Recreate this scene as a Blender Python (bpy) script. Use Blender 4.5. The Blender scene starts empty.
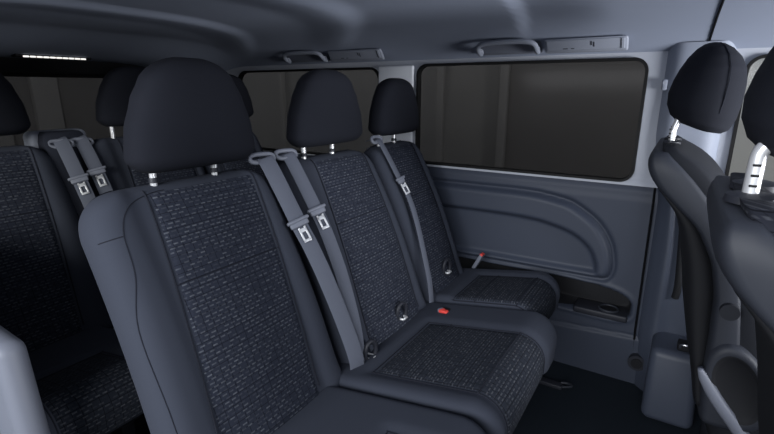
import bpy, math, random
import numpy as np
from mathutils import Vector
random.seed(4)
COL = bpy.context.scene.collection
def S(r, g, b):
    f = lambda c: (c/255/12.92) if c/255 <= .04045 else ((c/255+.055)/1.055)**2.4
    return (f(r), f(g), f(b), 1)
# ------------------------------------------------------------------ materials
def mat(name, col, rough=.6, metal=0., spec=.5, bump=0, bscale=400, emit=None, estr=0, var=0):
    m = bpy.data.materials.new(name); m.use_nodes = True
    nt = m.node_tree; b = nt.nodes['Principled BSDF']
    b.inputs['Base Color'].default_value = col
    b.inputs['Roughness'].default_value = rough
    b.inputs['Metallic'].default_value = metal
    b.inputs['Specular IOR Level'].default_value = spec
    if emit: b.inputs['Emission Color'].default_value = emit; b.inputs['Emission Strength'].default_value = estr
    tc = nt.nodes.new('ShaderNodeTexCoord')
    n = nt.nodes.new('ShaderNodeTexNoise'); n.inputs['Scale'].default_value = bscale
    nt.links.new(tc.outputs['Object'], n.inputs['Vector'])
    if bump:
        bp = nt.nodes.new('ShaderNodeBump'); bp.inputs['Strength'].default_value = bump; bp.inputs['Distance'].default_value = .001
        nt.links.new(n.outputs['Fac'], bp.inputs['Height']); nt.links.new(bp.outputs['Normal'], b.inputs['Normal'])
    if var:
        mx = nt.nodes.new('ShaderNodeMix'); mx.data_type = 'RGBA'
        mx.inputs['A'].default_value = tuple(c*(1-var) for c in col[:3])+(1,)
        mx.inputs['B'].default_value = tuple(min(1, c*(1+var)) for c in col[:3])+(1,)
        nt.links.new(n.outputs['Fac'], mx.inputs['Factor']); nt.links.new(mx.outputs['Result'], b.inputs['Base Color'])
    return m
def fabric(name, base, dash, line, scale=1.0, strength=1.0):
    """woven cloth: short pale dashes laid in rows, fine dark warp lines"""
    m = bpy.data.materials.new(name); m.use_nodes = True
    nt = m.node_tree; N = nt.nodes; L = nt.links; b = N['Principled BSDF']
    b.inputs['Roughness'].default_value = .95; b.inputs['Specular IOR Level'].default_value = .15
    uv = N.new('ShaderNodeUVMap'); uv.uv_map = 'UVMap'
    mp = N.new('ShaderNodeMapping'); mp.inputs['Scale'].default_value = (scale, scale, 1); L.new(uv.outputs['UV'], mp.inputs['Vector'])
    def brick(w, h, mort, off, c1, c2, cm, bias=0.):
        t = N.new('ShaderNodeTexBrick'); t.offset = off; t.inputs['Scale'].default_value = 1
        t.inputs['Brick Width'].default_value = w; t.inputs['Row Height'].default_value = h
        t.inputs['Mortar Size'].default_value = mort; t.inputs['Mortar Smooth'].default_value = .3
        t.inputs['Bias'].default_value = bias
        t.inputs['Color1'].default_value = c1; t.inputs['Color2'].default_value = c2; t.inputs['Mortar'].default_value = cm
        L.new(mp.outputs['Vector'], t.inputs['Vector']); return t
    k = (0, 0, 0, 1); w = (1, 1, 1, 1)
    a = brick(.018, .0098, .0037, .37, k, w, k)
    g = brick(.0225, .021, .0009, .0, w, w, k)
    nz = N.new('ShaderNodeTexNoise'); nz.inputs['Scale'].default_value = 130; L.new(mp.outputs['Vector'], nz.inputs['Vector'])
    mu = N.new('ShaderNodeMath'); mu.operation = 'MULTIPLY'; L.new(a.outputs['Color'], mu.inputs[0]); L.new(nz.outputs['Fac'], mu.inputs[1])
    m2 = N.new('ShaderNodeMath'); m2.operation = 'MULTIPLY'; L.new(mu.outputs[0], m2.inputs[0]); m2.inputs[1].default_value = 1.25*strength
    m2.use_clamp = True
    x1 = N.new('ShaderNodeMix'); x1.data_type = 'RGBA'; x1.inputs['A'].default_value = line; x1.inputs['B'].default_value = base
    L.new(g.outputs['Color'], x1.inputs['Factor'])
    x2 = N.new('ShaderNodeMix'); x2.data_type = 'RGBA'; x2.inputs['B'].default_value = dash
    L.new(x1.outputs['Result'], x2.inputs['A']); L.new(m2.outputs[0], x2.inputs['Factor'])
    L.new(x2.outputs['Result'], b.inputs['Base Color'])
    bp = N.new('ShaderNodeBump'); bp.inputs['Strength'].default_value = .4; bp.inputs['Distance'].default_value = .001
    L.new(a.outputs['Color'], bp.inputs['Height']); L.new(bp.outputs['Normal'], b.inputs['Normal'])
    return m
def glass(name, col, gl=.06):
    m = bpy.data.materials.new(name); m.use_nodes = True
    nt = m.node_tree; N = nt.nodes; L = nt.links; N.remove(N['Principled BSDF'])
    o = N['Material Output']; t = N.new('ShaderNodeBsdfTransparent'); t.inputs['Color'].default_value = col
    g = N.new('ShaderNodeBsdfGlossy'); g.inputs['Roughness'].default_value = .12
    mx = N.new('ShaderNodeMixShader'); mx.inputs[0].default_value = gl
    L.new(t.outputs[0], mx.inputs[1]); L.new(g.outputs[0], mx.inputs[2]); L.new(mx.outputs[0], o.inputs['Surface'])
    return m
M = dict(
    bolster=mat('seat_cloth_plain', S(59, 63, 74), .9, spec=.2, bump=.25, bscale=900, var=.06),
    back3=mat('seat_cloth_dark', S(40, 43, 53), .9, spec=.2, bump=.25, bscale=900, var=.06),
    fab=fabric('seat_cloth_woven', S(46, 50, 62), S(108, 112, 120), S(24, 26, 35)),
    fabc=fabric('cushion_cloth_woven', S(42, 46, 55), S(104, 106, 112), S(21, 22, 28), strength=.9),
    fabf=fabric('front_cloth_woven', S(40, 42, 50), S(84, 86, 92), S(20, 22, 28)),
    head=mat('headrest_cloth', S(27, 29, 37), .9, spec=.2, bump=.3, bscale=900, var=.06),
    black=mat('black_cloth', S(34, 36, 42), .85, spec=.25, bump=.2, bscale=700),
    chrome=mat('polished_steel', S(238, 239, 242), .30, .55, spec=.8),
    steel=mat('satin_steel', S(205, 207, 212), .35, 1.0),
    web=mat('belt_webbing', S(90, 94, 106), .8, spec=.2, bump=.5, bscale=1200),
    bplas=mat('dark_plastic', S(40, 42, 50), .5, spec=.4, bump=.15, bscale=1500),
    gplas=mat('grey_plastic', S(112, 116, 128), .5, spec=.4),
    shell=mat('seat_shell_plastic', S(46, 49, 57), .55, spec=.35, bump=.1, bscale=1500),
    red=mat('red_plastic', S(225, 70, 62), .45),
    cpil=mat('pillar_trim_brightened', S(226, 229, 236), .6, spec=.35, bump=.12, bscale=1200),  # paler than the other trim, brightness painted in where little light reaches
    light2=mat('handle_plastic', S(140, 145, 158), .55, spec=.35),
    light=mat('pale_grey_trim', S(176, 180, 190), .62, spec=.35, bump=.12, bscale=1200),
    head_l=mat('headliner_cloth', S(138, 145, 162), .95, spec=.1, bump=.25, bscale=900),
    pil_up=mat('pillar_upper_trim', S(136, 142, 156), .6, spec=.3, bump=.12, bscale=1200),
    panel=mat('blue_grey_panel', S(57, 63, 77), .55, spec=.4, bump=.15, bscale=1500),
    pillar=mat('blue_grey_pillar', S(64, 70, 84), .5, spec=.45, bump=.1, bscale=1500),
    floor=mat('floor_vinyl', S(28, 35, 43), .7, spec=.3, bump=.3, bscale=500, var=.1),
    seal=mat('rubber_seal', S(10, 10, 11), .6, spec=.3),
    shut=mat('panel_gap', S(16, 17, 20), .9, spec=.1),
    line=mat('seam_thread', S(40, 42, 50), .9, spec=.1),
    priv=glass('privacy_glass', (.40, .392, .390, 1), .003),
    clear=glass('clear_glass', (.88, .87, .84, 1), .02),
    lamp=mat('lamp_diffuser', S(240, 240, 235), .4, emit=(1, .98, .93, 1), estr=1.1),
    blk=mat('black_trim', S(26, 27, 31), .7, spec=.3),
    mark=mat('printed_mark', S(45, 47, 54), .7),
    grd=mat('pale_ground', S(120, 120, 120), .9, bscale=3, var=.06),
    pale=mat('backdrop_slab', S(226, 224, 220), .9, bscale=2, var=.04),
    bwall=mat('outside_wall', S(176, 174, 171), .9, bscale=2, var=.1),
    bwall2=mat('outside_column', S(215, 214, 210), .9, bscale=2, var=.08),
    body=mat('vehicle_body_paint', S(140, 144, 152), .35, spec=.5),
)
# ------------------------------------------------------------------ object helpers
def base_of(p):
    v = Vector((0, 0, 0))
    while p is not None: v += Vector(p.location); p = p.parent
    return v
def mesh(name, V, Fc, m, parent=None, uvs=None, smooth=True, origin=None):
    """V in world coordinates; stored relative to the parent's base point"""
    o0 = base_of(parent) if parent is not None else Vector(origin or (0, 0, 0))
    me = bpy.data.meshes.new(name); me.from_pydata([tuple(Vector(v)-o0) for v in V], [], Fc); me.update()
    if smooth: me.polygons.foreach_set('use_smooth', [True]*len(me.polygons))
    if uvs is not None:
        ul = me.uv_layers.new(name='UVMap'); idx = np.zeros(len(me.loops), dtype=np.int32)
        me.loops.foreach_get('vertex_index', idx); ul.data.foreach_set('uv', np.array(uvs, dtype=np.float32)[idx].ravel())
    me.materials.append(m)
    o = bpy.data.objects.new(name, me); COL.objects.link(o)
    if parent is not None: o.parent = parent
    else: o.location = o0
    return o
def fix(o, angle=None):
    import bmesh
    b = bmesh.new(); b.from_mesh(o.data); bmesh.ops.recalc_face_normals(b, faces=b.faces); b.to_mesh(o.data); b.free()
    return o
def sharp(o, deg=35):
    import bmesh
    b = bmesh.new(); b.from_mesh(o.data)
    bmesh.ops.recalc_face_normals(b, faces=b.faces)
    for e in b.edges:
        if len(e.link_faces) == 2 and e.calc_face_angle(0) > math.radians(deg): e.smooth = False
    b.to_mesh(o.data); b.free(); return o
def thing(name, label, cat, loc, group=None):
    o = bpy.data.objects.new(name, None); o.empty_display_size = .05; COL.objects.link(o); o.location = loc
    o['label'] = label; o['category'] = cat
    if group: o['group'] = group
    return o
def struct(o): o['kind'] = 'structure'; return o
def rbox(c, s, r=.005, seg=3, rot=None):
    """rounded box verts/faces, centre c, full size s"""
    import bmesh
    b = bmesh.new(); bmesh.ops.create_cube(b, size=1)
    for v in b.verts: v.co = Vector((v.co.x*s[0], v.co.y*s[1], v.co.z*s[2]))
    if r: bmesh.ops.bevel(b, geom=b.edges[:], offset=min(r, min(s)*.45), segments=seg, profile=.5, affect='EDGES')
    b.verts.index_update()
    V = [v.co.copy() for v in b.verts]; Fc = [[v.index for v in f.verts] for f in b.faces]; b.free()
    if rot is not None: V = [rot @ v for v in V]
    return [v+Vector(c) for v in V], Fc
class MB:
    def __init__(s): s.V = []; s.F = []
    def add(s, V, Fc):
        n = len(s.V); s.V += [Vector(v) for v in V]; s.F += [[i+n for i in f] for f in Fc]; return s
    def box(s, c, sz, r=.005, rot=None): return s.add(*rbox(c, sz, r, 3, rot))
    def tube(s, pts, r, n=12, closed=False): return s.add(*tube(pts, r, n, closed))
    def make(s, name, m, parent=None, deg=40, origin=None): return sharp(mesh(name, s.V, s.F, m, parent, origin=origin), deg)
def tube(pts, r, n=12, closed=False):
    pts = [Vector(p) for p in pts]; V = []; Fc = []; K = len(pts); up = None
    rs = r if isinstance(r, (list, tuple)) else [r]*K
    for i, p in enumerate(pts):
        if closed: t = pts[(i+1) % K]-pts[i-1]
        else: t = pts[min(i+1, K-1)]-pts[max(i-1, 0)]
        t.normalize()
        if up is None: up = Vector((0, 0, 1)) if abs(t.z) < .9 else Vector((1, 0, 0))
        a = t.cross(up).normalized(); b = a.cross(t).normalized(); up = b
        for k in range(n):
            q = 2*math.pi*k/n; V.append(p+(a*math.cos(q)+b*math.sin(q))*rs[i])
    for i in range(K if closed else K-1):
        j = (i+1) % K
        for k in range(n):
            l = (k+1) % n; Fc.append([i*n+k, i*n+l, j*n+l, j*n+k])
    if not closed: Fc.append(list(range(n))[::-1]); Fc.append([(K-1)*n+k for k in range(n)])
    return V, Fc
def smooth_path(P, sub=6):
    """Catmull-Rom through points"""
    P = [Vector(p) for p in P]; out = []
    for i in range(len(P)-1):
        a = P[max(i-1, 0)]; b = P[i]; c = P[i+1]; d = P[min(i+2, len(P)-1)]
        for k in range(sub):
            t = k/sub
            out.append(.5*((2*b)+(c-a)*t+(2*a-5*b+4*c-d)*t*t+(-a+3*b-3*c+d)*t**3))
    out.append(P[-1]); return out
def ribbon(pts, w, across, th=.0016):
    """flat webbing: centre line pts, half width w, across = list of width directions"""
    V = []; Fc = []; K = len(pts); cols = [-1, -.92, 0, .92, 1]
    for i, p in enumerate(pts):
        a = Vector(across[i]).normalized(); t = (pts[min(i+1, K-1)]-pts[max(i-1, 0)]).normalized(); n = a.cross(t).normalized()
        for sg in (1, -1):
            for c in (cols if sg == 1 else cols[::-1]):
                tt = th*(.4 if abs(c) == 1 else 1)
                V.append(p+a*(w*c)+n*(sg*tt))
    m = 10
    for i in range(K-1):
        for k in range(m):
            l = (k+1) % m; Fc.append([i*m+k, i*m+l, (i+1)*m+l, (i+1)*m+k])
    Fc.append(list(range(m))[::-1]); Fc.append([(K-1)*m+k for k in range(m)])
    return V, Fc
def sst(a, b, x):
    t = min(1, max(0, (x-a)/(b-a))); return t*t*(3-2*t)
# ------------------------------------------------------------------ upholstery
class Pad:
    """a stuffed pad: path(s) -> (X, Z, nX, nZ); width w(s); inserts = y ranges that lie lower than the bolsters"""
    def __init__(s, yc, path, L, w, T=.12, edge=.05, ins=(), raise_=.016, s_in=0., endpinch=.05, endlen=.06, crown=.01):
        s.yc = yc; s.path = path; s.L = L; s.w = w; s.T = T; s.edge = edge; s.ins = ins; s.raise_ = raise_; s.s_in = s_in
        s.endpinch = endpinch; s.endlen = endlen; s.crown = crown
    def pinch(s, q):
        e = max(0, (q-(s.L-s.endlen))/s.endlen); e = min(e, 1); return s.endpinch*(1-math.sqrt(max(0, 1-e*e)))
    def front(s, q, y):
        W = s.w(q); u = (y-s.yc)/W; d = 0
        if s.ins:
            ii = 0
            for a, b in s.ins:
                ii = max(ii, sst(a-.035, a+.006, y)*(1-sst(b-.006, b+.035, y)))
            ii *= sst(s.s_in-.03, s.s_in+.01, q)
            d += s.raise_*(1-ii)
            for a, b in s.ins:   # stuffing of the insert
                if a < y < b: d += s.crown*math.sin(math.pi*(y-a)/(b-a))**.7*sst(s.s_in, s.s_in+.08, q)*(1-sst(s.L-.1, s.L, q))
        ew = s.edge*1.15/W
        e = max(0, (abs(u)-(1-ew))/ew); e = min(1, e)
        d -= s.edge*(1-math.sqrt(max(0, 1-e*e)))
        return d-s.pinch(q)
    def back(s, q, y):
        W = s.w(q); u = (y-s.yc)/W; ew = s.edge*1.15/W
        e = min(1, max(0, (abs(u)-(1-ew))/ew))
        return -s.T+s.edge*.9*(1-math.sqrt(max(0, 1-e*e)))+s.pinch(q)*.7
    def P(s, q, y, d):
        X, Z, nx, nz = s.path(q); return (X+nx*d, y, Z+nz*d)
    def body(s, name, m, parent, ns=56, nu=44):
        V = []; Fc = []
        S_ = [s.L*i/(ns-10) for i in range(ns-10)]
        S_ = [x for x in S_ if x < s.L-s.endlen]+[s.L-s.endlen+s.endlen*math.sin(math.pi/2*i/10) for i in range(11)]
        us = [math.sin(math.pi/2*(-1+2*i/(nu))) for i in range(nu+1)]
        us = [.55*a+.45*(-1+2*i/nu) for i, a in enumerate(us)]
        m_ = 2*(nu+1)
        for q in S_:
            W = s.w(q)
            for u in us: V.append(s.P(q, s.yc+u*W, s.front(q, s.yc+u*W)))
            for u in us[::-1]: V.append(s.P(q, s.yc+u*W, s.back(q, s.yc+u*W)))
        for i in range(len(S_)-1):
            for k in range(m_):
                l = (k+1) % m_; Fc.append([i*m_+k, i*m_+l, (i+1)*m_+l, (i+1)*m_+k])
        Fc.append(list(range(m_))[::-1]); Fc.append([(len(S_)-1)*m_+k for k in range(m_)])
        return fix(mesh(name, V, Fc, m, parent))
    def patch(s, name, m, parent, y0, y1, q0, q1, lift=.003, n=26, k=50, y0t=None, y1t=None):
        V = []; UV = []; Fc = []
        for i in range(k+1):
            q = q0+(q1-q0)*i/k; f = i/k
            a = y0+((y0t if y0t is not None else y0)-y0)*f; b = y1+((y1t if y1t is not None else y1)-y1)*f
            for j in range(n+1):
                y = a+(b-a)*j/n; ed = -.006 if (i in (0, k) or j in (0, n)) else lift
                V.append(s.P(q, y, s.front(q, y)+ed)); UV.append((y, q))
        for i in range(k):
            for j in range(n):
                A = i*(n+1)+j; Fc.append([A, A+1, A+n+2, A+n+1])
        o = mesh(name, V, Fc, m, parent, uvs=UV)
        X, Z, nx, nz = s.path((q0+q1)/2)
        o.data.update()
        if sum((p.normal.x*nx+p.normal.z*nz) for p in o.data.polygons) < 0: o.data.flip_normals()
        return o
    def seam(s, mb, pts, r=.0016, lift=.0006):
        mb.tube([s.P(q, y, s.front(q, y)+lift) for q, y in pts], r, 6)
def headrest(parent, cx, cy, z0, z1, W, T, lean=0, m=None, prof=None, n=2.6):
    prof = prof or [(0, .93), (.12, 1), (.37, .955), (.63, .825), (.8, .685), (.9, .59), (1, .50)]
    V = []; Fc = []; NR = 30; K = 40
    def pw(v):
        for (a, x), (b, y) in zip(prof, prof[1:]):
            if v <= b: t = (v-a)/(b-a); t = t*t*(3-2*t)*.5+t*.5; return x+(y-x)*t
        return prof[-1][1]
    for i in range(NR+1):
        v = .5-.5*math.cos(math.pi*i/NR)
        e0 = max(0, 1-v/.14); e1 = max(0, 1-(1-v)/.18)
        pk = math.sqrt(max(0, 1-e0*e0))*.55+.45 if e0 > 0 else 1
        if i == 0: pk = .45
        pt = math.sqrt(max(0, 1-e1**2.2)) if e1 > 0 else 1
        w = W/2*pw(v)*(pk*.3+.7)*(pt*.72+.28) ; t = T/2*pk*(pt*.9+.1)*(1-.25*v*v)
        z = z0+(z1-z0)*v; x = cx+lean*(v-.3)
        for k in range(K):
            a = 2*math.pi*k/K; c, s_ = math.cos(a), math.sin(a)
            V.append((x+t*math.copysign(abs(c)**(2/n), c)+ .012*(s_*s_)*v*0, cy+w*math.copysign(abs(s_)**(2/n), s_), z))
    for i in range(NR):
        for k in range(K):
            l = (k+1) % K; Fc.append([i*K+k, i*K+l, (i+1)*K+l, (i+1)*K+k])
    Fc.append(list(range(K))[::-1]); Fc.append([NR*K+k for k in range(K)])
    return fix(mesh('headrest', V, Fc, m or M['head'], parent))
def post(parent, x, y, z0, z1, r=.0065, lean=0, notch=0, m=None, collar=True):
    mb = MB(); mb.tube([(x, y, z0-.06), (x+lean*.5, y, (z0+z1)/2), (x+lean, y, z1)], r, 14)
    o = mb.make('headrest_post', m or M['chrome'], parent)
    if collar:
        c = MB(); c.tube([(x, y, z0-.004), (x, y, z0+.004), (x, y, z0+.008)], [r*1.35, r*1.3, r*1.15], 20); c.make('post_collar', M['bplas'], o)
    if notch:
        c = MB()
        for i in range(notch):
            f = (i+1)/(notch+1); zz = z0+.01+(z1-z0-.02)*f
            c.box((x+lean*(zz-z0)/(z1-z0)-.0*r, y-r*.92, zz), (r*1.5, r*.5, .0045), .001)
        c.make('post_notches', M['blk'], o)
    return o
BX, BZ, TX, TZ = -.80, .46, -1.06, 1.04
LB = math.hypot(TX-BX, TZ-BZ); DX, DZ = (TX-BX)/LB, (TZ-BZ)/LB
def back_path(q):
    q2 = q-.03; bow = .018*math.sin(math.pi*min(1, max(0, q2/LB)))
    return (BX+DX*q2+DZ*bow, BZ+DZ*q2-DX*bow, DZ, -DX)
def make_cushion_path(xb, xf, z=.468, r=.078, drop=.06, rake=.17):
    al = math.atan(rake); ca, sa = math.cos(al), math.sin(al); xa = xf-r*(1+sa)   # arc starts here
    a = (xa-xb)/ca
    cx, cz = xa+r*sa, z-r*ca
    def f(q):
        if q < a: return (xb+q*ca, z-(a-q)*sa, -sa, ca)
        t = (q-a)/r; tm = math.pi/2+al
        if t < tm: n = (math.sin(t-al), math.cos(t-al)); return (cx+r*n[0], cz+r*n[1], n[0], n[1])
        return (cx+r, cz-(q-a-r*tm), 1, 0)
    return f, a+r*(math.pi/2+al)+drop, a
def width_fn(wb, wt, L, r):
    def w(q):
        f = min(1, max(0, q/L)); W = wb+(wt-wb)*f
        if q > L-r: e = (q-(L-r))/r; W -= r*.8*(1-math.sqrt(max(0, 1-e*e)))
        return W
    return w
def seat_unit(root, yc, wb, wt, fb, ft, cy, cw, cf, xf, head_c, hz=1.315, left_seam=True, pc=0, ps=.062, s_in=.15):
    """one place: backrest + insert, cushion + insert, headrest. fb/ft fabric y range at bottom and top; cf cushion fabric range"""
    L = LB+.080
    ins = [(fb[0]*.5+ft[0]*.5, fb[1]*.5+ft[1]*.5)]
    b = Pad(yc, lambda q: back_path(q-.06), L, width_fn(wb, wt, L, .10), T=.115, edge=.05, ins=ins, raise_=.009, s_in=-.1, endpinch=.045, endlen=.05)
    bo = b.body('backrest', M['bolster'], root)
    b.patch('backrest_insert', M['fab'], bo, fb[0], fb[1], .02, L-.022, y0t=ft[0], y1t=ft[1])
    mb = MB()
    yf = lambda q, side: fb[side]+(ft[side]-fb[side])*q/L
    b.seam(mb, [(q, yf(q, 0)) for q in np.linspace(.05, L-.02, 40)], .0022, .0012)
    b.seam(mb, [(q, yf(q, 1)) for q in np.linspace(.05, L-.02, 40)], .0022, .0012)
    b.seam(mb, [(.46, y) for y in np.linspace(yf(.46, 0), yf(.46, 1), 16)], .0010, .0030)
    if left_seam:   # seam down the side bolster and the short cross seam near the shoulder
        ys = yc-wb*.92
        pts = [(L-.028, yc-wt*.30), (L-.03, yc-wt*.42), (L-.042, yc-wt*.60), (L-.068, yc-wt*.74), (L-.115, yc-wt*.82), (L-.2, yc-wt*.855)]
        b.seam(mb, [tuple(p)[:2] for p in smooth_path([(p[0], p[1], 0) for p in pts]+[(q, ys, 0) for q in (.4, .2, .02)], 8)], .0012, .0004)
        b.seam(mb, [(L-.115, y) for y in np.linspace(yc-wt*.82, yc-wt*.985, 10)], .0012, .0004)
    mb.make('seam', M['line'], bo)
    p, Lc, a = make_cushion_path(-.86, xf)
    cyc, chw = cy, cw
    w = lambda q: chw-(.0 if q < a-.05 else .045*(1-math.sqrt(max(0, 1-min(1, (q-a+.05)/.2)**2))))
    c = Pad(cyc, p, Lc, w, T=.105, edge=.030, ins=[cf], raise_=.010, s_in=s_in, endpinch=.02, endlen=.02, crown=.006)
    co = c.body('cushion', M['bolster'], root)
    c.patch('cushion_insert', M['fabc'], co, cf[0], cf[1], s_in+.005, Lc-.006)
    ms = MB()
    for y in cf: c.seam(ms, [(q, y) for q in np.linspace(s_in, Lc-.006, 40)], .002, .001)
    c.seam(ms, [(s_in+.004, y) for y in np.linspace(cf[0], cf[1], 12)], .002, .001)
    if s_in < .25: c.seam(ms, [(.26, y) for y in np.linspace(cf[0], cf[1], 12)], .0018, .0034)
    c.seam(ms, [(a+.01, y) for y in np.linspace(cf[0], cf[1], 12)], .0022, .0034)
    ms.make('seam', M['line'], co)
    hy = head_c
    h = headrest(root, -1.075, hy, (1.046 if hy < 1 else 1.052), hz, (.365 if hy < 1.5 else .335), .12, lean=.0, n=3)
    for s_ in (-1, 1): post(h, -1.070, pc+s_*ps, 1.026, 1.085, r=.0085)
    return b, c
def anchor_loop(root, x, y, z):
    """child-seat bracket: dark moulded ring with a bright steel bar inside"""
    mb = MB(); mb.tube([(x+.004*math.cos(t), y+.024*math.cos(t), z+.036*math.sin(t)) for t in np.linspace(0, 2*math.pi, 24, endpoint=False)], .007, 10, True)
    o = mb.make('anchor_ring', M['bplas'], root)
    c = MB(); c.tube(smooth_path([(x-.02, y-.012, z-.02), (x+.012, y-.012, z-.02), (x+.016, y, z-.017), (x+.012, y+.012, z-.02), (x-.02, y+.012, z-.02)], 4), .0045, 10)
    c.make('steel_bar', M['chrome'], o)
def seat_frame(root, y0, y1, x0=-.815, x1=-.42):
    mb = MB(); mb.box(((x0+x1)/2, (y0+y1)/2, .245), (x1-x0, y1-y0-.06, .05), .012)
    mb.make('seat_frame', M['bplas'], root)
    for y in (y0+.07, y1-.07):
        l = MB()
        l.box((x1-.05, y, .165), (.05, .045, .33), .008); l.box((x0+.06, y, .125), (.05, .045, .25), .008); l.box(((x0+x1)/2, y, .02), (x1-x0, .06, .04), .008)
        l.make('leg', M['bplas'], root)
# ------------------------------------------------------------------ second row
A = thing('single_seat', 'nearest grey cloth seat in the middle row, wide plain side bolster facing the doorway', 'seat', (-.75, .73, 0))
padA = seat_unit(A, .725, .275, .262, (.540, .872), (.600, .918), .665, .268, (.57, .80), -.27, .770, pc=.728, ps=.088, s_in=.36)
seat_frame(A, .45, .88)
B = thing('bench_seat', 'two-place grey cloth bench in the middle row, beyond the nearest seat', 'seat', (-.75, 1.48, 0))
padB = seat_unit(B, 1.29, .265, .24, (1.13, 1.47), (1.19, 1.475), 1.262, .322, (1.022, 1.392), -.280, 1.308, left_seam=False, hz=1.305, pc=1.250, ps=.075, s_in=.165)
padC = seat_unit(B, 1.745, .19, .185, (1.61, 1.86), (1.63, 1.855), 1.785, .196, (1.600, 1.885), -.358, 1.772, hz=1.285, left_seam=False, pc=1.695, ps=.06, s_in=.165)
anchor_loop(B, -.752, 1.095, .43); anchor_loop(B, -.778, 1.335, .458); anchor_loop(B, -.79, 1.74, .495)
seat_frame(B, 1.0, 1.92)
def children(o): return [c for c in bpy.data.objects if c.parent == o]
def dup(root, dx, dy, label):
    r = root.copy(); COL.objects.link(r); r.location = root.location+Vector((dx, dy, 0)); r.scale = (1, 1, 1.03); r['label'] = label
    for ch in children(root):
        c = ch.copy(); COL.objects.link(c); c.parent = r
        if ch.name.startswith('headrest'): c.scale = (.95, .95, .92); c.location = (-.015, ch.data.vertices[0].co.y*.05, .092)
        for g in children(ch):
            d = g.copy(); COL.objects.link(d); d.parent = c
    return r
dup(A, -.92, -.185, 'dark cloth single seat in the rear row, at the left edge of the view')
dup(B, -.92, -.14, 'two-place cloth bench in the rear row under the tailgate window')
# ------------------------------------------------------------------ seat belts
def pt_back(q, y, d, dx=0, dy=0):
    X, Z, nx, nz = back_path(q); return Vector((X+nx*d+dx, y+dy, Z+nz*d))
def belt(label, pts, tong_i, cat='seat belt', group=None, w=.023, guide=True, off=(0, 0), across=(0, 1, 0), gdir=(0, 1, 0)):
    """pts: list of (q, y, d) over the backrest plane"""
    P = [pt_back(q, y, d, off[0], off[1]) for q, y, d in pts]
    t = thing('seat_belt', label, cat, (P[-1].x, P[-1].y, P[-1].z), group)
    C = smooth_path(P, 8)
    ac = []
    for i in range(len(C)):
        tg = (C[min(i+1, len(C)-1)]-C[max(i-1, 0)]).normalized(); A0 = Vector((-DX, 0, -DZ)).cross(Vector((DZ, -.45, -DX))).normalized()
        ac.append((A0-tg*A0.dot(tg)).normalized())
    mb = MB(); mb.add(*ribbon(C, w, ac)); mb.make('webbing', M['web'], t, 60)
    k = tong_i*8; p = C[k]; TS = .037; tg = (C[k+1]-C[k-1]).normalized(); a = ac[k]; n = a.cross(tg).normalized()
    if n.x < 0: n = -n
    from mathutils import Matrix
    R = Matrix((a, tg, n)).transposed()
    tn = MB(); tn.box(p+n*.004, (w*2+.010, .024, .012), .005, R); tn.box(p+n*.006+tg*(-.008), (w*2+.022, .011, .015), .005, R)
    to = tn.make('tongue', M['gplas'], t)
    q = p+tg*TS+n*.007; pl = MB()
    for sx in (-1, 1): pl.box(q+a*(sx*.0095), (.006, .046, .0028), .001, R)
    pl.box(q+tg*.020, (.025, .008, .0028), .001, R); pl.box(q-tg*.013, (.025, .012, .0028), .001, R)
    pl.make('latch_plate', M['chrome'], to)
    if guide:
        p = pt_back(Lq-.002, pts[1][1], .006, off[0], off[1]); g = MB(); a = Vector((.25, 1, 0)).normalized(); tg = Vector((-DX, 0, -DZ)); n = a.cross(tg)
        if n.x < 0: n = -n
        ring = [p+a*(.036*math.copysign(abs(math.cos(s))**.7, math.cos(s))*(w+.014)/.036)+tg*(.0125*math.copysign(abs(math.sin(s))**.7, math.sin(s)))+n*.004 for s in np.linspace(0, 2*math.pi, 32, endpoint=False)]
        g.tube(ring, .0068, 10, True); g.make('belt_guide', M['gplas'], t)
    return t
Lq = LB+.03
BG2 = 'belts hanging between the middle row places'
belt('middle row seat belt at the shoulder of the nearest seat, left of the pair', [(Lq+.006, .970, -.035), (Lq-.004, .972, .005), (Lq-.03, .975, .022), (.445, .983, .03), (.37, .990, .035), (.26, 1.0, .038), (.12, 1.014, .038), (.0, 1.022, .034), (-.06, 1.024, .01)], 3, w=.025)
belt('middle row seat belt beside the middle headrest, right of the pair', [(Lq+.010, 1.070, -.035), (Lq+.0, 1.072, .005), (Lq-.03, 1.075, .018), (.462, 1.078, .028), (.39, 1.080, .03), (.26, 1.075, .034), (.12, 1.063, .036), (.03, 1.055, .03), (-.04, 1.045, .01)], 3, w=.0215)
belt('narrow grey seat belt lying down the left side of the farthest seat by the wall', [(Lq+.01, 1.585, -.035), (Lq+.0, 1.588, .005), (Lq-.03, 1.592, .02), (.475, 1.603, .026), (.39, 1.61, .03), (.28, 1.592, .034), (.12, 1.565, .034), (.04, 1.56, .028), (-.04, 1.555, .005)], 3, w=.0115)
belt('rear row seat belt, left one of the pair behind the nearest seat', [(Lq+.03, .838, -.035), (Lq+.02, .838, .005), (Lq-.02, .838, .02), (.51, .838, .03), (.30, .845, .03), (.12, .85, .03), (.0, .85, .01)], 3, off=(-.92, 0), w=.024)
belt('rear row seat belt, right one of the pair behind the nearest seat', [(Lq+.03, .908, -.035), (Lq+.02, .908, .005), (Lq-.02, .908, .02), (.53, .909, .03), (.30, .915, .03), (.12, .92, .03), (.0, .92, .01)], 3, off=(-.92, 0), w=.024)
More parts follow.
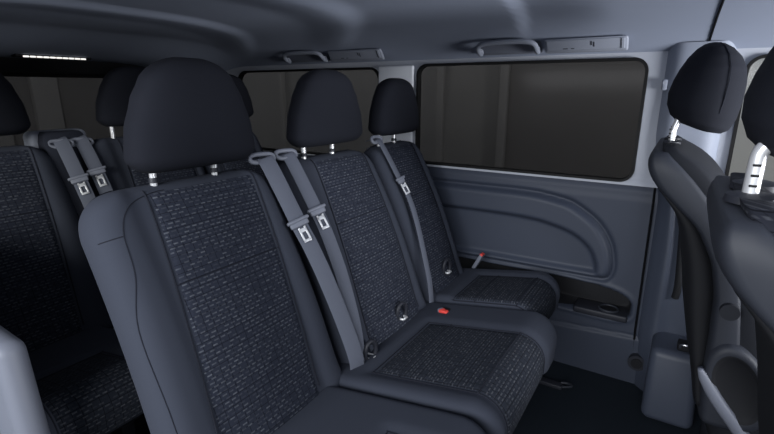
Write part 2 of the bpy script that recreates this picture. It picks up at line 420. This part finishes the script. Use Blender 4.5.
# the rear row belt tower between the two rear seats
t = thing('belt_tower', 'dark upright housing with pale shoulder carrying the pair of rear row belts', 'belt housing', (-2.0, .885, 0))
mb = MB()
prof = [(-.05, .40), (-.05, 1.03), (-.035, 1.085), (0, 1.095)]
V = []; Fc = []
rows = [(.40, .078), (.7, .078), (.98, .076), (1.05, .074), (1.075, .068), (1.085, .058)]
for z, hw in rows:
    q = (z-BZ)/DZ; X = BX+DX*q-.92
    for (x, y) in [(.015, -1), (.02, -.9), (.02, .9), (.015, 1), (-.10, 1), (-.11, .9), (-.11, -.9), (-.10, -1)]: V.append((X+x-.012, .862+y*hw, z))
for i in range(len(rows)-1):
    for k in range(8): l = (k+1) % 8; Fc.append([i*8+k, i*8+l, i*8+8+l, i*8+8+k])
Fc.append([k for k in range(8)][::-1]); Fc.append([(len(rows)-1)*8+k for k in range(8)])
sharp(mesh('housing', V, Fc, M['back3'], t), 50)
Xc = BX+DX*((1.07-BZ)/DZ)-.92-.075
MB().box((Xc, .866, 1.045), (.07, .205, .085), .022).make('shoulder_cover', M['light2'], t)
# buckles
def buckle(label, c, d, w=.03, L=.055, cap='red', redw=.9, up=Vector((0, 0, 1))):
    t = thing('belt_buckle', label, 'belt buckle', (c[0], c[1], c[2]-.02))
    from mathutils import Matrix
    d = Vector(d).normalized(); a = d.cross(up).normalized(); n = a.cross(d)
    R = Matrix((a, d, n)).transposed()
    MB().box(Vector(c), (w, L, .018), .005, R).make('housing', M['gplas'], t)
    MB().box(Vector(c)+d*(L/2+.002), (w*redw, .010, .0150), .003, R).make('release_button', M['red'], t)
    return t
buckle('red-topped seat belt buckle lying on the cushion strip of the middle row bench', (-.690, 1.480, .428), (.85, -.45, .15), .026, .012, up=Vector((0, 0, 1)))
b0 = bpy.data.objects['belt_buckle']
MB().box((-.676, 1.474, .430), (.034, .020, .012), .004).make('release_button', M['red'], b0)
MB().box((-.655, 1.50, .425), (.09, .026, .008), .004).make('buckle_pocket', M['blk'], b0)
buckle('grey seat belt buckle with a red edge, upright beside the wall pocket', (-.745, 1.995, .45), (.45, .05, .9), .036, .080, up=Vector((1, 0, -.4)))
# ------------------------------------------------------------------ front seats
FS_R = [(1.090, -.055), (1.074, -.075), (1.03, -.078), (.987, -.055), (.94, -.005), (.883, .06), (.79, .108), (.70, .128), (.57, .133), (.45, .132), (.33, .145)]
FS_D = [(1.090, -.045), (1.074, -.02), (1.03, .035), (.987, .075), (.94, .11), (.883, .14), (.79, .175), (.70, .195), (.57, .215), (.45, .235), (.33, .25)]
FS_F = [(1.090, -.03), (1.074, .025), (1.03, .088), (.987, .122), (.94, .155), (.883, .185), (.79, .22), (.70, .25), (.57, .285), (.45, .31), (.33, .33)]
def lerp(T, z):
    T = sorted(T)
    for (a, x), (b, y) in zip(T, T[1:]):
        if a <= z <= b: return x+(y-x)*(z-a)/(b-a)
    return T[0][1] if z < T[0][0] else T[-1][1]
def smT(T):  # smoothed sampling
    out = []
    zs = np.linspace(.33, 1.090, 60)
    for z in zs: out.append((z, sum(lerp(T, min(1.090, max(.33, z+d))) for d in (-.02, -.01, 0, .01, .02))/5))
    return out
def loft_xy(name, rows, m, parent, n=3.2, K=44):
    V = []; Fc = []
    for z, x0, x1, y0, y1 in rows:
        cx, cy, hx, hy = (x0+x1)/2, (y0+y1)/2, (x1-x0)/2, (y1-y0)/2
        for k in range(K):
            a = 2*math.pi*k/K; c, s = math.cos(a), math.sin(a)
            V.append((cx+hx*math.copysign(abs(c)**(2/n), c), cy+hy*math.copysign(abs(s)**(2/n), s), z))
    for i in range(len(rows)-1):
        for k in range(K): l = (k+1) % K; Fc.append([i*K+k, i*K+l, (i+1)*K+l, (i+1)*K+k])
    Fc.append(list(range(K))[::-1]); Fc.append([(len(rows)-1)*K+k for k in range(K)])
    return fix(mesh(name, V, Fc, m, parent, uvs=[(v[1]+v[0]*1.3, v[2]*1.1) for v in V]))
def front_seat(label, dx, y0, y1, cloth='fabf'):
    yc = (y0+y1)/2
    t = thing('front_seat', label, 'seat', (dx+.3, yc, 0))
    R_, D_, F_ = smT(FS_R), smT(FS_D), smT(FS_F)
    def hw(z): # half width
        W = (y1-y0)/2; e = max(0, (z-1.02)/.07); return W-.045*(1-math.sqrt(max(0, 1-min(1, e)**2)))-.03*(1-z)*.2
    sh = []; cu = []
    for (z, r), (_, d), (_, f) in zip(R_, D_, F_):
        w = hw(z)
        if z < 1.083: sh.append((z, dx+r, dx+d, yc-w, yc+w))
        cu.append((z, dx+(r+d)/2, dx+f, yc-w+.008, yc+w-.008))
    loft_xy('back_shell', sh, M['shell'], t, 6.0)
    RB = [(1.02, -.06), (.979, -.052), (.94, -.018), (.9, .008), (.844, .024), (.743, .045), (.653, .060), (.518, .090), (.472, .104), (.35, .13)]
    rb = []
    for z in np.linspace(.36, .985, 40):
        x0 = sum(lerp(RB, z+d) for d in (-.015, 0, .015))/3; x1 = lerp(R_, z)+.02; rb.append((z, dx+min(x0, x1-.015), dx+x1, yc-(y1-y0)/2+.035, yc+(y1-y0)/2-.035))
    loft_xy('rear_panel', rb, M['blk'], t, 3.0)
    bk = loft_xy('backrest', cu, M[cloth], t, 4.5)
    # cushion and base
    rows = [(z, dx+.18-.0*z, dx+.66+e, yc-.25+g, yc+.25-g) for z, e, g in [(.24, -.03, .02), (.27, .0, .0), (.36, .01, .0), (.41, 0, .01), (.43, -.03, .04)]]
    loft_xy('cushion', rows, M['black'], t, 5)
    MB().box((dx+.40, yc, .13), (.40, .36, .24), .02).make('seat_base', M['bplas'], t)
    # curved side cover along the hinge
    for s_ in (-1, 1):
        yy = yc+s_*((y1-y0)/2-.004)
        V = []; Fc = []
        pr_ = smooth_path([(.124, 0, .50), (.129, 0, .488), (.138, 0, .468), (.168, 0, .42), (.208, 0, .370), (.26, 0, .315), (.38, 0, .26)], 5)
        for i, p in enumerate(pr_):
            wd = .006+.020*math.sin(math.pi*min(1, i/len(pr_)*.75+.05))
            for (a, b_) in [(-wd*.3, 0), (-wd*.3, .022), (0, .030), (wd*.7, .024), (wd, 0)]: V.append((dx+p.x+a, yy+s_*b_*.9, p.z+a*.4))
        for i in range(len(pr_)-1):
            for k in range(5): l = (k+1) % 5; Fc.append([i*5+k, i*5+l, i*5+5+l, i*5+5+k])
        Fc.append([0, 1, 2, 3, 4][::-1]); Fc.append([(len(pr_)-1)*5+k for k in range(5)])
        fix(mesh('side_cover', V, Fc, M['gplas'], t))
        yv = yc+s_*((y1-y0)/2+.004); V = []; Fc = []
        for r_, yo in ((0, .0), (.80, .0), (.86, .004), (.98, .010), (1.14, .010), (1.24, .0), (1.27, -.02)):
            for k in range(40):
                a = 2*math.pi*k/40; V.append((dx+.215+.058*r_*math.cos(a)+.022*math.sin(a)*-r_, yv+s_*yo, .465+.098*r_*math.sin(a)))
        for i in range(6):
            for k in range(40): l = (k+1) % 40; Fc.append([i*40+k, i*40+l, i*40+40+l, i*40+40+k])
        o_ = fix(mesh('hinge_cover', V, Fc, M['shell'], t)); o_.data.materials.append(M['blk'])
        for p_ in o_.data.polygons:
            if p_.index < 120: p_.material_index = 1
        MB().tube([(dx+.165, yc+s_*((y1-y0)/2-.01), .68), (dx+.165, yc+s_*((y1-y0)/2+.014), .68)], .022, 20).make('recline_knob', M['black'], t)
    return t
def front_head(t, dx, yc):
    # side profile slightly leaning; wide pad
    pts = [(1.122, .015, .062), (1.127, -.026, .088), (1.140, -.045, .104), (1.17, -.057, .117), (1.21, -.058, .124), (1.25, -.050, .125), (1.285, -.038, .119), (1.315, -.022, .104), (1.338, -.004, .082), (1.350, .012, .062), (1.354, .026, .046)]
    W = [.06, .09, .105, .118, .126, .128, .124, .112, .092, .06, .03]
    rows = []
    Z = [p[0] for p in pts]
    for i in range(41):
        u = i/40*(len(pts)-1); a = int(min(u, len(pts)-2)); f = u-a
        g = lambda L: L[a]+(L[a+1]-L[a])*f
        rows.append((g(Z)+.010, dx+g([p[1] for p in pts]), dx+g([p[2] for p in pts]), yc-g(W), yc+g(W)))
    h = loft_xy('headrest', rows, M['head'], t, 2.4)
    for v in h.data.vertices: v.co.z -= .30*(v.co.x-(dx+.02-base_of(t).x))*sst(1.30, 1.12, v.co.z) if False else .28*(v.co.x-(dx+.02-base_of(t).x))*(1-sst(1.13, 1.30, v.co.z))
    mb = MB()
    ring = []
    for i in range(3, 38):
        z, x0, x1, ya, yb = rows[i]; ring.append((x0+(x1-x0)*.74, ya+(yb-ya)*.022+.001, z))
    mb.tube(ring, .0014, 6); mb.make('seam', M['line'], h)
    return h
D = front_seat('dark driver seat beside the pale door pillar, farther of the two front seats', 0, 1.42, 1.92, 'black')
h = front_head(D, 0, 1.66)
for y in (1.60, 1.72):
    mb = MB(); mb.tube([(-.028, y, 1.06), (-.03, y, 1.12), (-.018, y, 1.165)], .0085, 14); p = mb.make('headrest_post', M['chrome'], h)
    c = MB(); c.tube([(-.028, y, 1.084), (-.028, y, 1.093), (-.028, y, 1.096)], [.024, .023, .016], 20); c.make('post_collar', M['bplas'], p)
    n_ = MB()
    for z in (1.104, 1.116, 1.128): n_.box((-.036, y-.0045, z), (.006, .009, .0035), .001)
    n_.make('post_notches', M['blk'], p)
Pn = front_seat('dark front passenger seat at the right edge of the view, nearest of the front seats', .128, .70, 1.13)
h = front_head(Pn, .128, .91)
for y in (.85, .97):
    xo = (y-.85)*.12+.006
    mb = MB(); mb.tube(smooth_path([(.088+xo, y, 1.06), (.088+xo, y, 1.13), (.091+xo, y, 1.155), (.105+xo, y, 1.172), (.125+xo, y, 1.185)], 5), .0105, 16); p = mb.make('headrest_post', M['chrome'], h)
    c = MB(); c.tube([(.092+xo, y, 1.080), (.092+xo, y, 1.090), (.092+xo, y, 1.094)], [.036, .034, .02], 24); c.make('post_collar', M['bplas'], p)
    n_ = MB()
    for z in (1.105, 1.120, 1.135): n_.box((.088+xo, y-.0100, z), (.010, .004, .0035), .001)
    n_.make('post_notches', M['blk'], p)
# ------------------------------------------------------------------ body shell
YL, YR = 2.10, .31
def sd_poly(px, pz, poly):
    """signed distance arrays to polygon (negative inside)"""
    d = np.full(px.shape, 1e9); s = np.ones(px.shape); n = len(poly)
    for i in range(n):
        ax, az = poly[i]; bx, bz = poly[i-1]
        ex, ez = bx-ax, bz-az; wx, wz = px-ax, pz-az
        t = np.clip((wx*ex+wz*ez)/(ex*ex+ez*ez), 0, 1); d = np.minimum(d, (wx-ex*t)**2+(wz-ez*t)**2)
        c1 = pz >= az; c2 = pz < bz; c3 = ex*wz > ez*wx
        fl = (c1 & c2 & c3) | (~c1 & ~c2 & ~c3); s = np.where(fl, -s, s)
    return s*np.sqrt(d)
def rrect(x0, x1, z0, z1, r, n=8, sl=0.):
    P = []
    for cx, cz, a0 in [(x1-r, z1-r, 0), (x0+r, z1-r, 90), (x0+r, z0+r, 180), (x1-r, z0+r, 270)]:
        for i in range(n+1):
            a = math.radians(a0+90*i/n); P.append((cx+r*math.cos(a)+sl*(cz+r*math.sin(a)-z0), cz+r*math.sin(a)))
    return P
def nsst(a, b, x):
    t = np.clip((x-a)/(b-a), 0, 1); return t*t*(3-2*t)
WIN1 = rrect(-1.142, -.152, .878, 1.353, .05)
WIN2 = rrect(-2.45, -1.385, .872, 1.345, .07, sl=.06)
WIN4 = rrect(.150, 1.05, .885, 1.350, .05)
def sm(poly, sub=6): return [tuple(p)[:2] for p in smooth_path([(a, b, 0) for a, b in poly], sub)]
OUT = sm([(-1.35, .790), (-1.064, .795), (-.795, .797), (-.60, .798), (-.512, .794), (-.42, .78), (-.359, .763), (-.264, .701), (-.205, .623), (-.182, .55), (-.178, .49), (-.195, .452), (-.24, .441), (-.305, .44), (-.575, .437), (-.938, .430), (-1.35, .425)], 4)
INN = sm([(-1.35, .683), (-1.0, .686), (-.689, .688), (-.55, .684), (-.457, .672), (-.347, .640), (-.272, .585), (-.238, .517), (-.236, .475), (-.255, .463), (-.575, .458), (-1.35, .45)], 4)
POC = sm([(-.95, .412), (-.672, .418), (-.39, .420), (-.25, .416), (-.15, .40), (-.10, .372), (-.088, .337), (-.096, .297), (-.14, .282), (-.205, .279), (-.376, .284), (-.95, .30)], 4)
def wall_grid(name, xs, zs, fy, cut, m):
    X, Z = np.meshgrid(xs, zs); Y = fy(X, Z)
    V = np.stack([X, Y, Z], -1).reshape(-1, 3); nx = len(xs); Fc = []
    XC = (X[:-1, :-1]+X[1:, 1:])/2; ZC = (Z[:-1, :-1]+Z[1:, 1:])/2
    keep = np.ones(XC.shape, bool)
    for c in cut: keep &= sd_poly(XC, ZC, c) > -.002
    for i in range(len(zs)-1):
        for j in range(nx-1):
            if keep[i, j]: a = i*nx+j; Fc.append([a, a+1, a+nx+1, a+nx])
    o = mesh(name, [tuple(v) for v in V], Fc, m)
    return struct(o)
def panel_y(X, Z):
    Y = np.full(X.shape, YL)
    Y = Y-.025*(1-nsst(.80, .862, Z))*nsst(.3, .25, -X*0+.27)
    Y -= .008*np.exp(-((Z-.845)/.018)**2)
    d = sd_poly(X, Z, OUT); e = sd_poly(X, Z, INN); p = sd_poly(X, Z, POC)
    Y += .018*np.exp(-((d)/.009)**2)                    # shadow gap round the armrest moulding
    Y -= .020*nsst(.0, .030, -d)                        # raised band
    Y += .030*nsst(-.004, .022, -e)                     # inner recess
    Y += .11*nsst(-.002, .010, -p)                      # storage pocket
    Y -= .006*np.exp(-((p-.014)/.008)**2)
    zl = .196+(X+.387)*.066
    Y -= .010*nsst(.004, -.012, Z-zl)
    Y += .006*np.exp(-((Z-zl)/.004)**2)
    return Y
xs = np.arange(-1.36, .03, .0075); zs = np.arange(0, .8801, .0075)
o = wall_grid('wall_left', xs, zs, panel_y, [], M['panel']); o.data.materials.append(M['blk'])
for p_ in o.data.polygons:   # pocket faces coloured black for the shade inside the recess
    c_ = p_.center
    if c_.y > YL+.015 and c_.z < .43 and c_.z > .27: p_.material_index = 1
def plain_y(X, Z): return YL-.012*(1-nsst(.80, .862, Z))+0*X
wall_grid('wall_left_rear', np.arange(-3.05, -1.3501, .02), np.arange(0, .8801, .02), plain_y, [], M['panel'])
# upper trim with the windows let in
def up_y(X, Z): return YL+.0*X-.030*np.exp(-((X+1.265)/.06)**2)*nsst(1.36, 1.32, Z)*0-.012*nsst(.89, .872, Z)
wall_grid('trim_1', np.arange(-3.05, 1.25, .01), np.arange(.865, 1.3851, .01), up_y, [WIN1, WIN2, WIN4], M['light'])
def band(name, poly, y, w=.008, th=.012, m=None, kind=True):
    P = [Vector((a, y, b)) for a, b in poly]; V = []; Fc = []; K = len(P)
    cx = sum(p.x for p in P)/K; cz = sum(p.z for p in P)/K
    for i, p in enumerate(P):
        t = (P[(i+1) % K]-P[i-1]).normalized(); n = Vector((-t.z, 0, t.x))
        if n.dot(Vector((cx-p.x, 0, cz-p.z))) < 0: n = -n
        for a, b in [(-w*.5, 0), (-w*.4, -th), (w*.9, -th), (w, 0), (w, .02), (-w*.5, .02)]: V.append(p+n*a+Vector((0, b, 0)))
    for i in range(K):
        j = (i+1) % K
        for k in range(6): l = (k+1) % 6; Fc.append([i*6+k, i*6+l, j*6+l, j*6+k])
    return sharp(mesh(name, V, Fc, m or M['seal']), 40)
def pane(name, poly, y, m, axis='y'):
    V = [(a, y, b) for a, b in poly]+[(a, y+.004, b) for a, b in poly]; K = len(poly)
    Fc = [list(range(K)), list(range(K, 2*K))[::-1]]+[[i, (i+1) % K, K+(i+1) % K, K+i] for i in range(K)]
    o = mesh(name, V, Fc, m, smooth=False); return struct(fix(o))
for i, (wp, mm) in enumerate([(WIN1, M['priv']), (WIN2, M['priv']), (WIN4, M['clear'])]):
    pane('window_%d' % (i+1), wp, YL+.012, mm); s_ = struct(band('trim_%d' % (i+10), wp, YL-.002))
t_ = MB(); t_.box((-1.263, YL-.008, 1.115), (.205, .022, .475), .010); struct(t_.make('trim_9', M['cpil']))
# rear wall and tailgate window
def rear_grid():
    ys = np.arange(YR, YL+.03, .015); zs = np.arange(0, 1.45, .015); WR = rrect(.62, 1.93, .90, 1.315, .05)
    Yg, Zg = np.meshgrid(ys, zs); X = np.full(Yg.shape, -3.05)
    V = np.stack([X, Yg, Zg], -1).reshape(-1, 3); nx = len(ys); Fc = []
    sd = sd_poly((Yg[:-1, :-1]+Yg[1:, 1:])/2, (Zg[:-1, :-1]+Zg[1:, 1:])/2, WR)
    for i in range(len(zs)-1):
        for j in range(nx-1):
            if sd[i, j] > -.004: a = i*nx+j; Fc.append([a, a+1, a+nx+1, a+nx])
    struct(mesh('wall_rear', [tuple(v) for v in V], Fc, M['blk']))
    K = len(WR); V = [(-3.06, a, b) for a, b in WR]+[(-3.064, a, b) for a, b in WR]
    struct(fix(mesh('window_4', V, [list(range(K)), list(range(K, 2*K))[::-1]]+[[i, (i+1) % K, K+(i+1) % K, K+i] for i in range(K)], M['priv'], smooth=False)))
    mb = MB(); mb.tube([(-3.045, a, b) for a, b in WR], .012, 8, True); struct(mb.make('trim_14', M['seal']))
rear_grid()
# B pillar
def pillar():
    zs = np.linspace(0, 1.40, 90); V = []; Fc = []; us = np.linspace(0, 1, 22)
    for z in zs:
        x0 = -.046-.012*sst(0, .3, z)-.035*sst(.8, 1.1, z); x1 = .112+.07*(1-sst(.6, 1.0, z))
        dep = .055*(1-.25*sst(.9, 1.3, z))
        for u in us:
            x = x0+(x1-x0)*u
            y = YL-dep*(1-abs(2*u-1)**5)-.018*math.exp(-((u-.28)/.10)**2)*(1-sst(.85, 1.0, z))
            V.append((x, y, z))
    n = len(us)
    for i in range(len(zs)-1):
        for k in range(n-1): a = i*n+k; Fc.append([a, a+1, a+n+1, a+n])
    split = [f for f in Fc if zs[f[0]//n] >= .86]; low = [f for f in Fc if zs[f[0]//n] < .86]
    struct(mesh('trim_2', V, split, M['pil_up'])); struct(mesh('trim_3', V, low, M['pillar']))
    # dark belt slot
    s_ = MB(); s_.tube(smooth_path([(.028, YL-.066, .90), (.04, YL-.068, .80), (.052, YL-.066, .65), (.062, YL-.064, .50), (.058, YL-.062, .44)], 6), [.004]+[.013]*23+[.004], 12)
    # foot
    V, Fc2 = rbox((.087, 1.975, .145), (.16, .20, .29), .03, 5)
    V = [Vector((v.x+(.29-v.z)*.05*(1 if v.x > .08 else -.10), v.y-(.29-v.z)*.12*(1 if v.y < 1.97 else 0), v.z)) for v in V]
    struct(sharp(mesh('trim_4', V, Fc2, M['pillar']), 60))
    t = thing('belt_reel_slot', 'long black belt slot in the pillar trim behind the driver seat', 'belt slot', (.05, YL-.06, .44))
    s_.make('slot_lip', M['blk'], t)
    t = thing('tether_hook', 'small dark hook bracket on top of the pillar foot behind the driver seat', 'hook', (.115, 1.95, .29))
    m2 = MB(); m2.box((.115, 1.93, .305), (.05, .05, .03), .006); m2.make('bracket', M['blk'], t)
    m3 = MB(); m3.tube(smooth_path([(.10, 1.90, .31), (.10, 1.885, .325), (.115, 1.88, .33), (.13, 1.885, .325), (.13, 1.90, .31)], 4), .004, 8); m3.make('hook_loop', M['steel'], t)
    t = thing('belt_height_adjuster', 'small round pale knob high on the pillar behind the driver seat', 'knob', (-.085, YL-.03, 1.255))
    MB().box((-.088, YL-.024, 1.255), (.018, .012, .04), .005).make('slider_plate', M['pil_up'], t)
    MB().tube([(-.088, YL-.028, 1.262), (-.088, YL-.036, 1.262)], .007, 18).make('knob', M['light2'], t)
pillar()
g = MB(); g.tube([(-.050, YL-.02, .0), (-.060, YL-.022, .25), (-.064, YL-.026, .60), (-.066, YL-.024, .80), (-.068, YL-.004, .865)], .005, 6); struct(g.make('trim_5', M['shut']))
# round cap low on the seam
t = thing('floor_socket', 'small round dark socket low on the side wall beside the pillar foot', 'socket', (-.03, 2.03, .09))
MB().tube([(-.035, 2.075, .115), (-.035, 2.045, .115)], .034, 28).make('socket_rim', M['bplas'], t)
MB().tube([(-.035, 2.05, .115), (-.035, 2.040, .115)], .022, 24).make('socket_cap', M['blk'], t)
# cup holder in the pocket
t = thing('cup_holder', 'dark round cup holder in the storage pocket of the side wall', 'cup holder', (-.2, 2.13, .28))
MB().box((-.205, 2.125, .286), (.22, .11, .030), .008).make('tray', M['bplas'], t)
MB().tube([(-.175+.038*math.cos(a), 2.115+.036*math.sin(a), .305) for a in np.linspace(0, 2*math.pi, 28, endpoint=False)], .006, 10, True).make('cup_ring', M['shell'], t)
MB().tube([(-.175, 2.115, .302), (-.175, 2.115, .3055)], .034, 28).make('cup_well', M['blk'], t)
# front left door
def door():
    xs = np.arange(.08, 1.25, .0125); zs = np.arange(0, .8801, .0125)
    def fy(X, Z):
        d = np.sqrt(((X-.36)/1.0)**2+((Z-.20)/1.0)**2)
        Y = np.full(X.shape, YL+.0)-.03*(1-nsst(.78, .86, Z))-.03*nsst(.02, -.02, d-.15)+.02*nsst(.0, -.02, d-.13)
        arm = sd_poly(X, Z, rrect(.30, 1.2, .52, .66, .06)); return Y-.05*nsst(.01, -.05, arm)
    o = wall_grid('door_1', xs, zs, fy, [], M['pillar'])
door()
# ceiling
def ceil():
    xs = np.arange(-3.06, 1.3, .02); ys = np.concatenate([np.arange(YR, 2.0, .03), np.arange(2.0, 2.1301, .012)])
    X, Y = np.meshgrid(xs, ys); yc = (YL+YR)/2; hw = (YL-YR)/2; e = np.abs((Y-yc)/hw)
    Z = 1.50-.125*e**6
    tap = 1-nsst(.72, .95, e)
    def ridge(x, x0, wl, wr): return nsst(x0-wl, x0, x)*(1-nsst(x0, x0+wr, x))
    X2 = X+.26*(np.maximum(0, Y-1.05)/.65)**2; X3 = X+.2*np.maximum(0, Y-1.2)
    Z -= tap*(.016*ridge(X2, -1.66, .30, .05)+.019*ridge(X2, -1.02, .26, .11)-.018*ridge(X3, -.43, .025, .30))
    Z -= .10*nsst(-2.35, -2.95, X)
    V = np.stack([X, Y, Z], -1).reshape(-1, 3); nx = len(xs); ny = len(ys)
    Fc = [[i*nx+j, i*nx+j+1, (i+1)*nx+j+1, (i+1)*nx+j] for i in range(ny-1) for j in range(nx-1)]
    o = mesh('ceiling', [tuple(v) for v in V], Fc, M['head_l']); struct(o)
    md = o.modifiers.new('thick', 'SOLIDIFY'); md.thickness = .03; md.offset = 1 
    o.data.update()
    if sum(p.normal.z for p in o.data.polygons) < 0: md.offset = 1
    else: o.data.flip_normals(); 
    md.offset = -1
    # seam of the front headliner piece
    pts = []
    for y in np.linspace(.45, 2.09, 40):
        e1 = abs((y-yc)/hw); pts.append((.045-.02*e1**4, y, 1.50-.125*e1**6-.001))
    mb = MB(); mb.tube(pts, .0035, 6); struct(mb.make('trim_7', M['shut']))
ceil()
# grab handles and overhead panels
def slab(c, sz, r=.006, k=.75):
    V, Fc = rbox(c, sz, r, 4); return [Vector((v.x, v.y-(v.z-c[2])*k, v.z)) for v in V], Fc
def grab_handle(x0, x1, label):
    xc = (x0+x1)/2; L = x1-x0
    t = thing('grab_handle', label, 'grab handle', (xc, 2.06, 1.39))
    MB().add(*slab((xc, 2.045, 1.410), (L+.012, .014, .054), .012)).make('mounting_plate', M['gplas'], t)
    P = smooth_path([(x0+.008, 2.046, 1.386), (x0+.008, 2.020, 1.394), (x0+.012, 1.998, 1.412), (x0+.045, 1.988, 1.424), (xc, 1.985, 1.427), (x1-.045, 1.988, 1.424), (x1-.012, 1.998, 1.412), (x1-.008, 2.020, 1.394), (x1-.008, 2.046, 1.386)], 6)
    MB().tube(P, .0105, 12).make('grip', M['light2'], t)
    for x in (x0+.010, x1-.010): MB().add(*slab((x, 2.030, 1.396), (.026, .024, .024), .008)).make('end_cap', M['light2'], t)
def over_panel(x0, x1, label):
    xc = (x0+x1)/2; W = x1-x0
    t = thing('overhead_panel', label, 'overhead console', (xc, 2.05, 1.40))
    MB().add(*slab((xc, 2.026, 1.404), (W, .022, .050), .009)).make('housing', M['light2'], t)
    fp = MB().add(*slab((xc, 2.015, 1.404), (W-.020, .008, .037), .005)).make('face_plate', M['light2'], t)
    for fx, fz, w, h in [(.27, -.012, .018, .003), (.36, -.012, .012, .003), (.585, .004, .004, .014), (.615, .0, .004, .016)]:
        MB().add(*slab((x0+W*fx, 2.0105-fz*.75, 1.404+fz), (w, .002, h), .0004)).make('button_mark', M['mark'], fp)
    MB().add(*slab((x1-.022, 2.0105, 1.404), (.003, .003, .032), .0005)).make('vent_edge', M['mark'], fp)
grab_handle(-.81, -.548, 'pale grab handle on the ceiling edge above the large side window')
over_panel(-.525, -.222, 'long pale reading lamp and vent panel above the large side window')
grab_handle(-1.94, -1.66, 'grab handle above the rear side window, left of the rear overhead panel')
over_panel(-1.63, -1.30, 'reading lamp and vent panel above the rear side window')
# rear ceiling lamp
t = thing('ceiling_lamp', 'lit narrow white strip lamp on the ceiling above the tailgate window', 'lamp', (-2.86, 1.26, 1.40))
MB().box((-2.87, 1.26, 1.405), (.05, .36, .022), .006).make('housing', M['blk'], t)
mb = MB()
for k in range(10): mb.box((-2.845+.0, 1.125+k*.030, 1.398), (.010, .026, .008), .003)
mb.make('diffuser', M['lamp'], t)
# floor, right side
struct(MB().box((-.9, 1.2, -.03), (4.4, 1.86, .06), 0).make('floor', M['floor']))
zs = np.arange(0, 1.40, .02); xs = np.arange(-3.05, -1.19, .02)
WIN5 = rrect(-2.6, -1.35, .87, 1.34, .06)
def fr(X, Z): return np.full(X.shape, YR)
o = wall_grid('wall_right', xs, zs, fr, [WIN5], M['panel']); md = o.modifiers.new('thick', 'SOLIDIFY'); md.thickness = .05; md.offset = 1
pane('window_5', WIN5, YR-.03, M['clear'])  # unseen window, glazed clear so added light reaches the rear row
V, Fc = rbox((-1.28, .315, .37), (.42, .06, .74), .028, 5)
V = [Vector((v.x+(.12*(.35-v.z) if v.x > -1.3 else 0), v.y, v.z-(.04*(v.x+1.28) if v.z > .4 else 0))) for v in V]
struct(sharp(mesh('trim_8', V, Fc, M['gplas']), 60))
# floor rail piece beside the bench
t = thing('seat_rail', 'short dark metal seat rail on the floor in front of the bench end', 'seat rail', (-.33, 1.86, 0))
MB().box((-.345, 1.87, .009), (.11, .035, .018), .004).make('rail', M['bplas'], t)
MB().tube(smooth_path([(-.30, 1.885, .018), (-.27, 1.89, .022), (-.255, 1.875, .022), (-.29, 1.855, .018)], 5), .005, 8).make('release_loop', M['shell'], t)
# windscreen side front end of body: cross rail only, open screen
struct(MB().box((1.28, 1.2, .38), (.06, 1.8, .76), .02).make('wall_front', M['bplas']))
# ------------------------------------------------------------------ outside
g = MB(); g.box((0, 2, -.45), (60, 60, .1), 0); struct(g.make('ground', M['grd']))
g = MB(); g.box((14.8, 19, -.40), (30, 26, .06), 0); struct(g.make('ground_bright_backdrop', M['pale']))  # added pale slab, makes the view through the front window bright
t = thing('workshop_wall', 'pale wall with columns outside, seen through the tinted side windows', 'wall', (0, 7, -.4))
MB().box((-1.05, 7.2, 2.2), (2.6, .2, 5.2), 0).make('wall_panel', M['bwall'], t)
MB().box((-8.3, 7.6, 2.2), (12.0, .2, 5.2), 0).make('recessed_panel', M['bwall2'], t)
for x in (-2.36, -3.4, -6.9): MB().box((x, 7.02, 2.2), (.13, .12, 5.2), .02).make('column', M['bwall2'], t)
t = thing('end_wall', 'pale wall outside, seen through the tinted tailgate window', 'wall', (-12, 2, -.4))
MB().box((-12, 2, 2.2), (.2, 14, 5.2), 0).make('wall_panel', M['bwall'], t)
for y in (3.9, 4.9): MB().box((-11.85, y, 2.2), (.2, .5, 5.2), .02).make('column', M['bwall2'], t)
# ------------------------------------------------------------------ light
sc = bpy.context.scene
w = bpy.data.worlds.new('World'); sc.world = w; w.use_nodes = True
bg = w.node_tree.nodes['Background']; bg.inputs['Color'].default_value = (.84, .90, 1.0, 1); bg.inputs['Strength'].default_value = .38
def area(name, loc, target, size, power, col=(1, 1, 1)):
    l = bpy.data.lights.new(name, 'AREA'); l.shape = 'RECTANGLE'; l.size, l.size_y = size; l.energy = power; l.color = col
    o = bpy.data.objects.new(name, l); COL.objects.link(o); o.location = loc
    o.rotation_euler = (Vector(target)-Vector(loc)).to_track_quat('-Z', 'Y').to_euler(); return o
area('fill_light_side', (.6, -3.0, 2.1), (-.7, 1.2, .9), (2.5, 1.6), 125, (.93, .96, 1))  # added fill through the doorway, not an actual lamp of the place
area('fill_light_front', (1.9, 1.2, .90), (.0, 1.3, 1.5), (1.2, .6), 100, (.95, .97, 1))  # added fill that brightens the front of the ceiling, out of view
area('fill_light_rear_side', (-1.2, -2.2, 1.75), (-1.9, 1.0, .65), (1.6, 1.0), 68, (.93, .96, 1))  # added fill aimed at the rear row, out of view
cam = bpy.data.cameras.new('Camera'); co = bpy.data.objects.new('Camera', cam); COL.objects.link(co); sc.camera = co
cam.sensor_width = 36; cam.lens = 36*467/774; cam.clip_start = .02
co.location = (0, 0, 1.24); co.rotation_euler = (math.radians(90)-math.atan(128/467), 0, math.radians(32.2))
sc.view_settings.view_transform = 'Standard'; sc.view_settings.look = 'None'; sc.view_settings.gamma = 1; sc.view_settings.exposure = 0
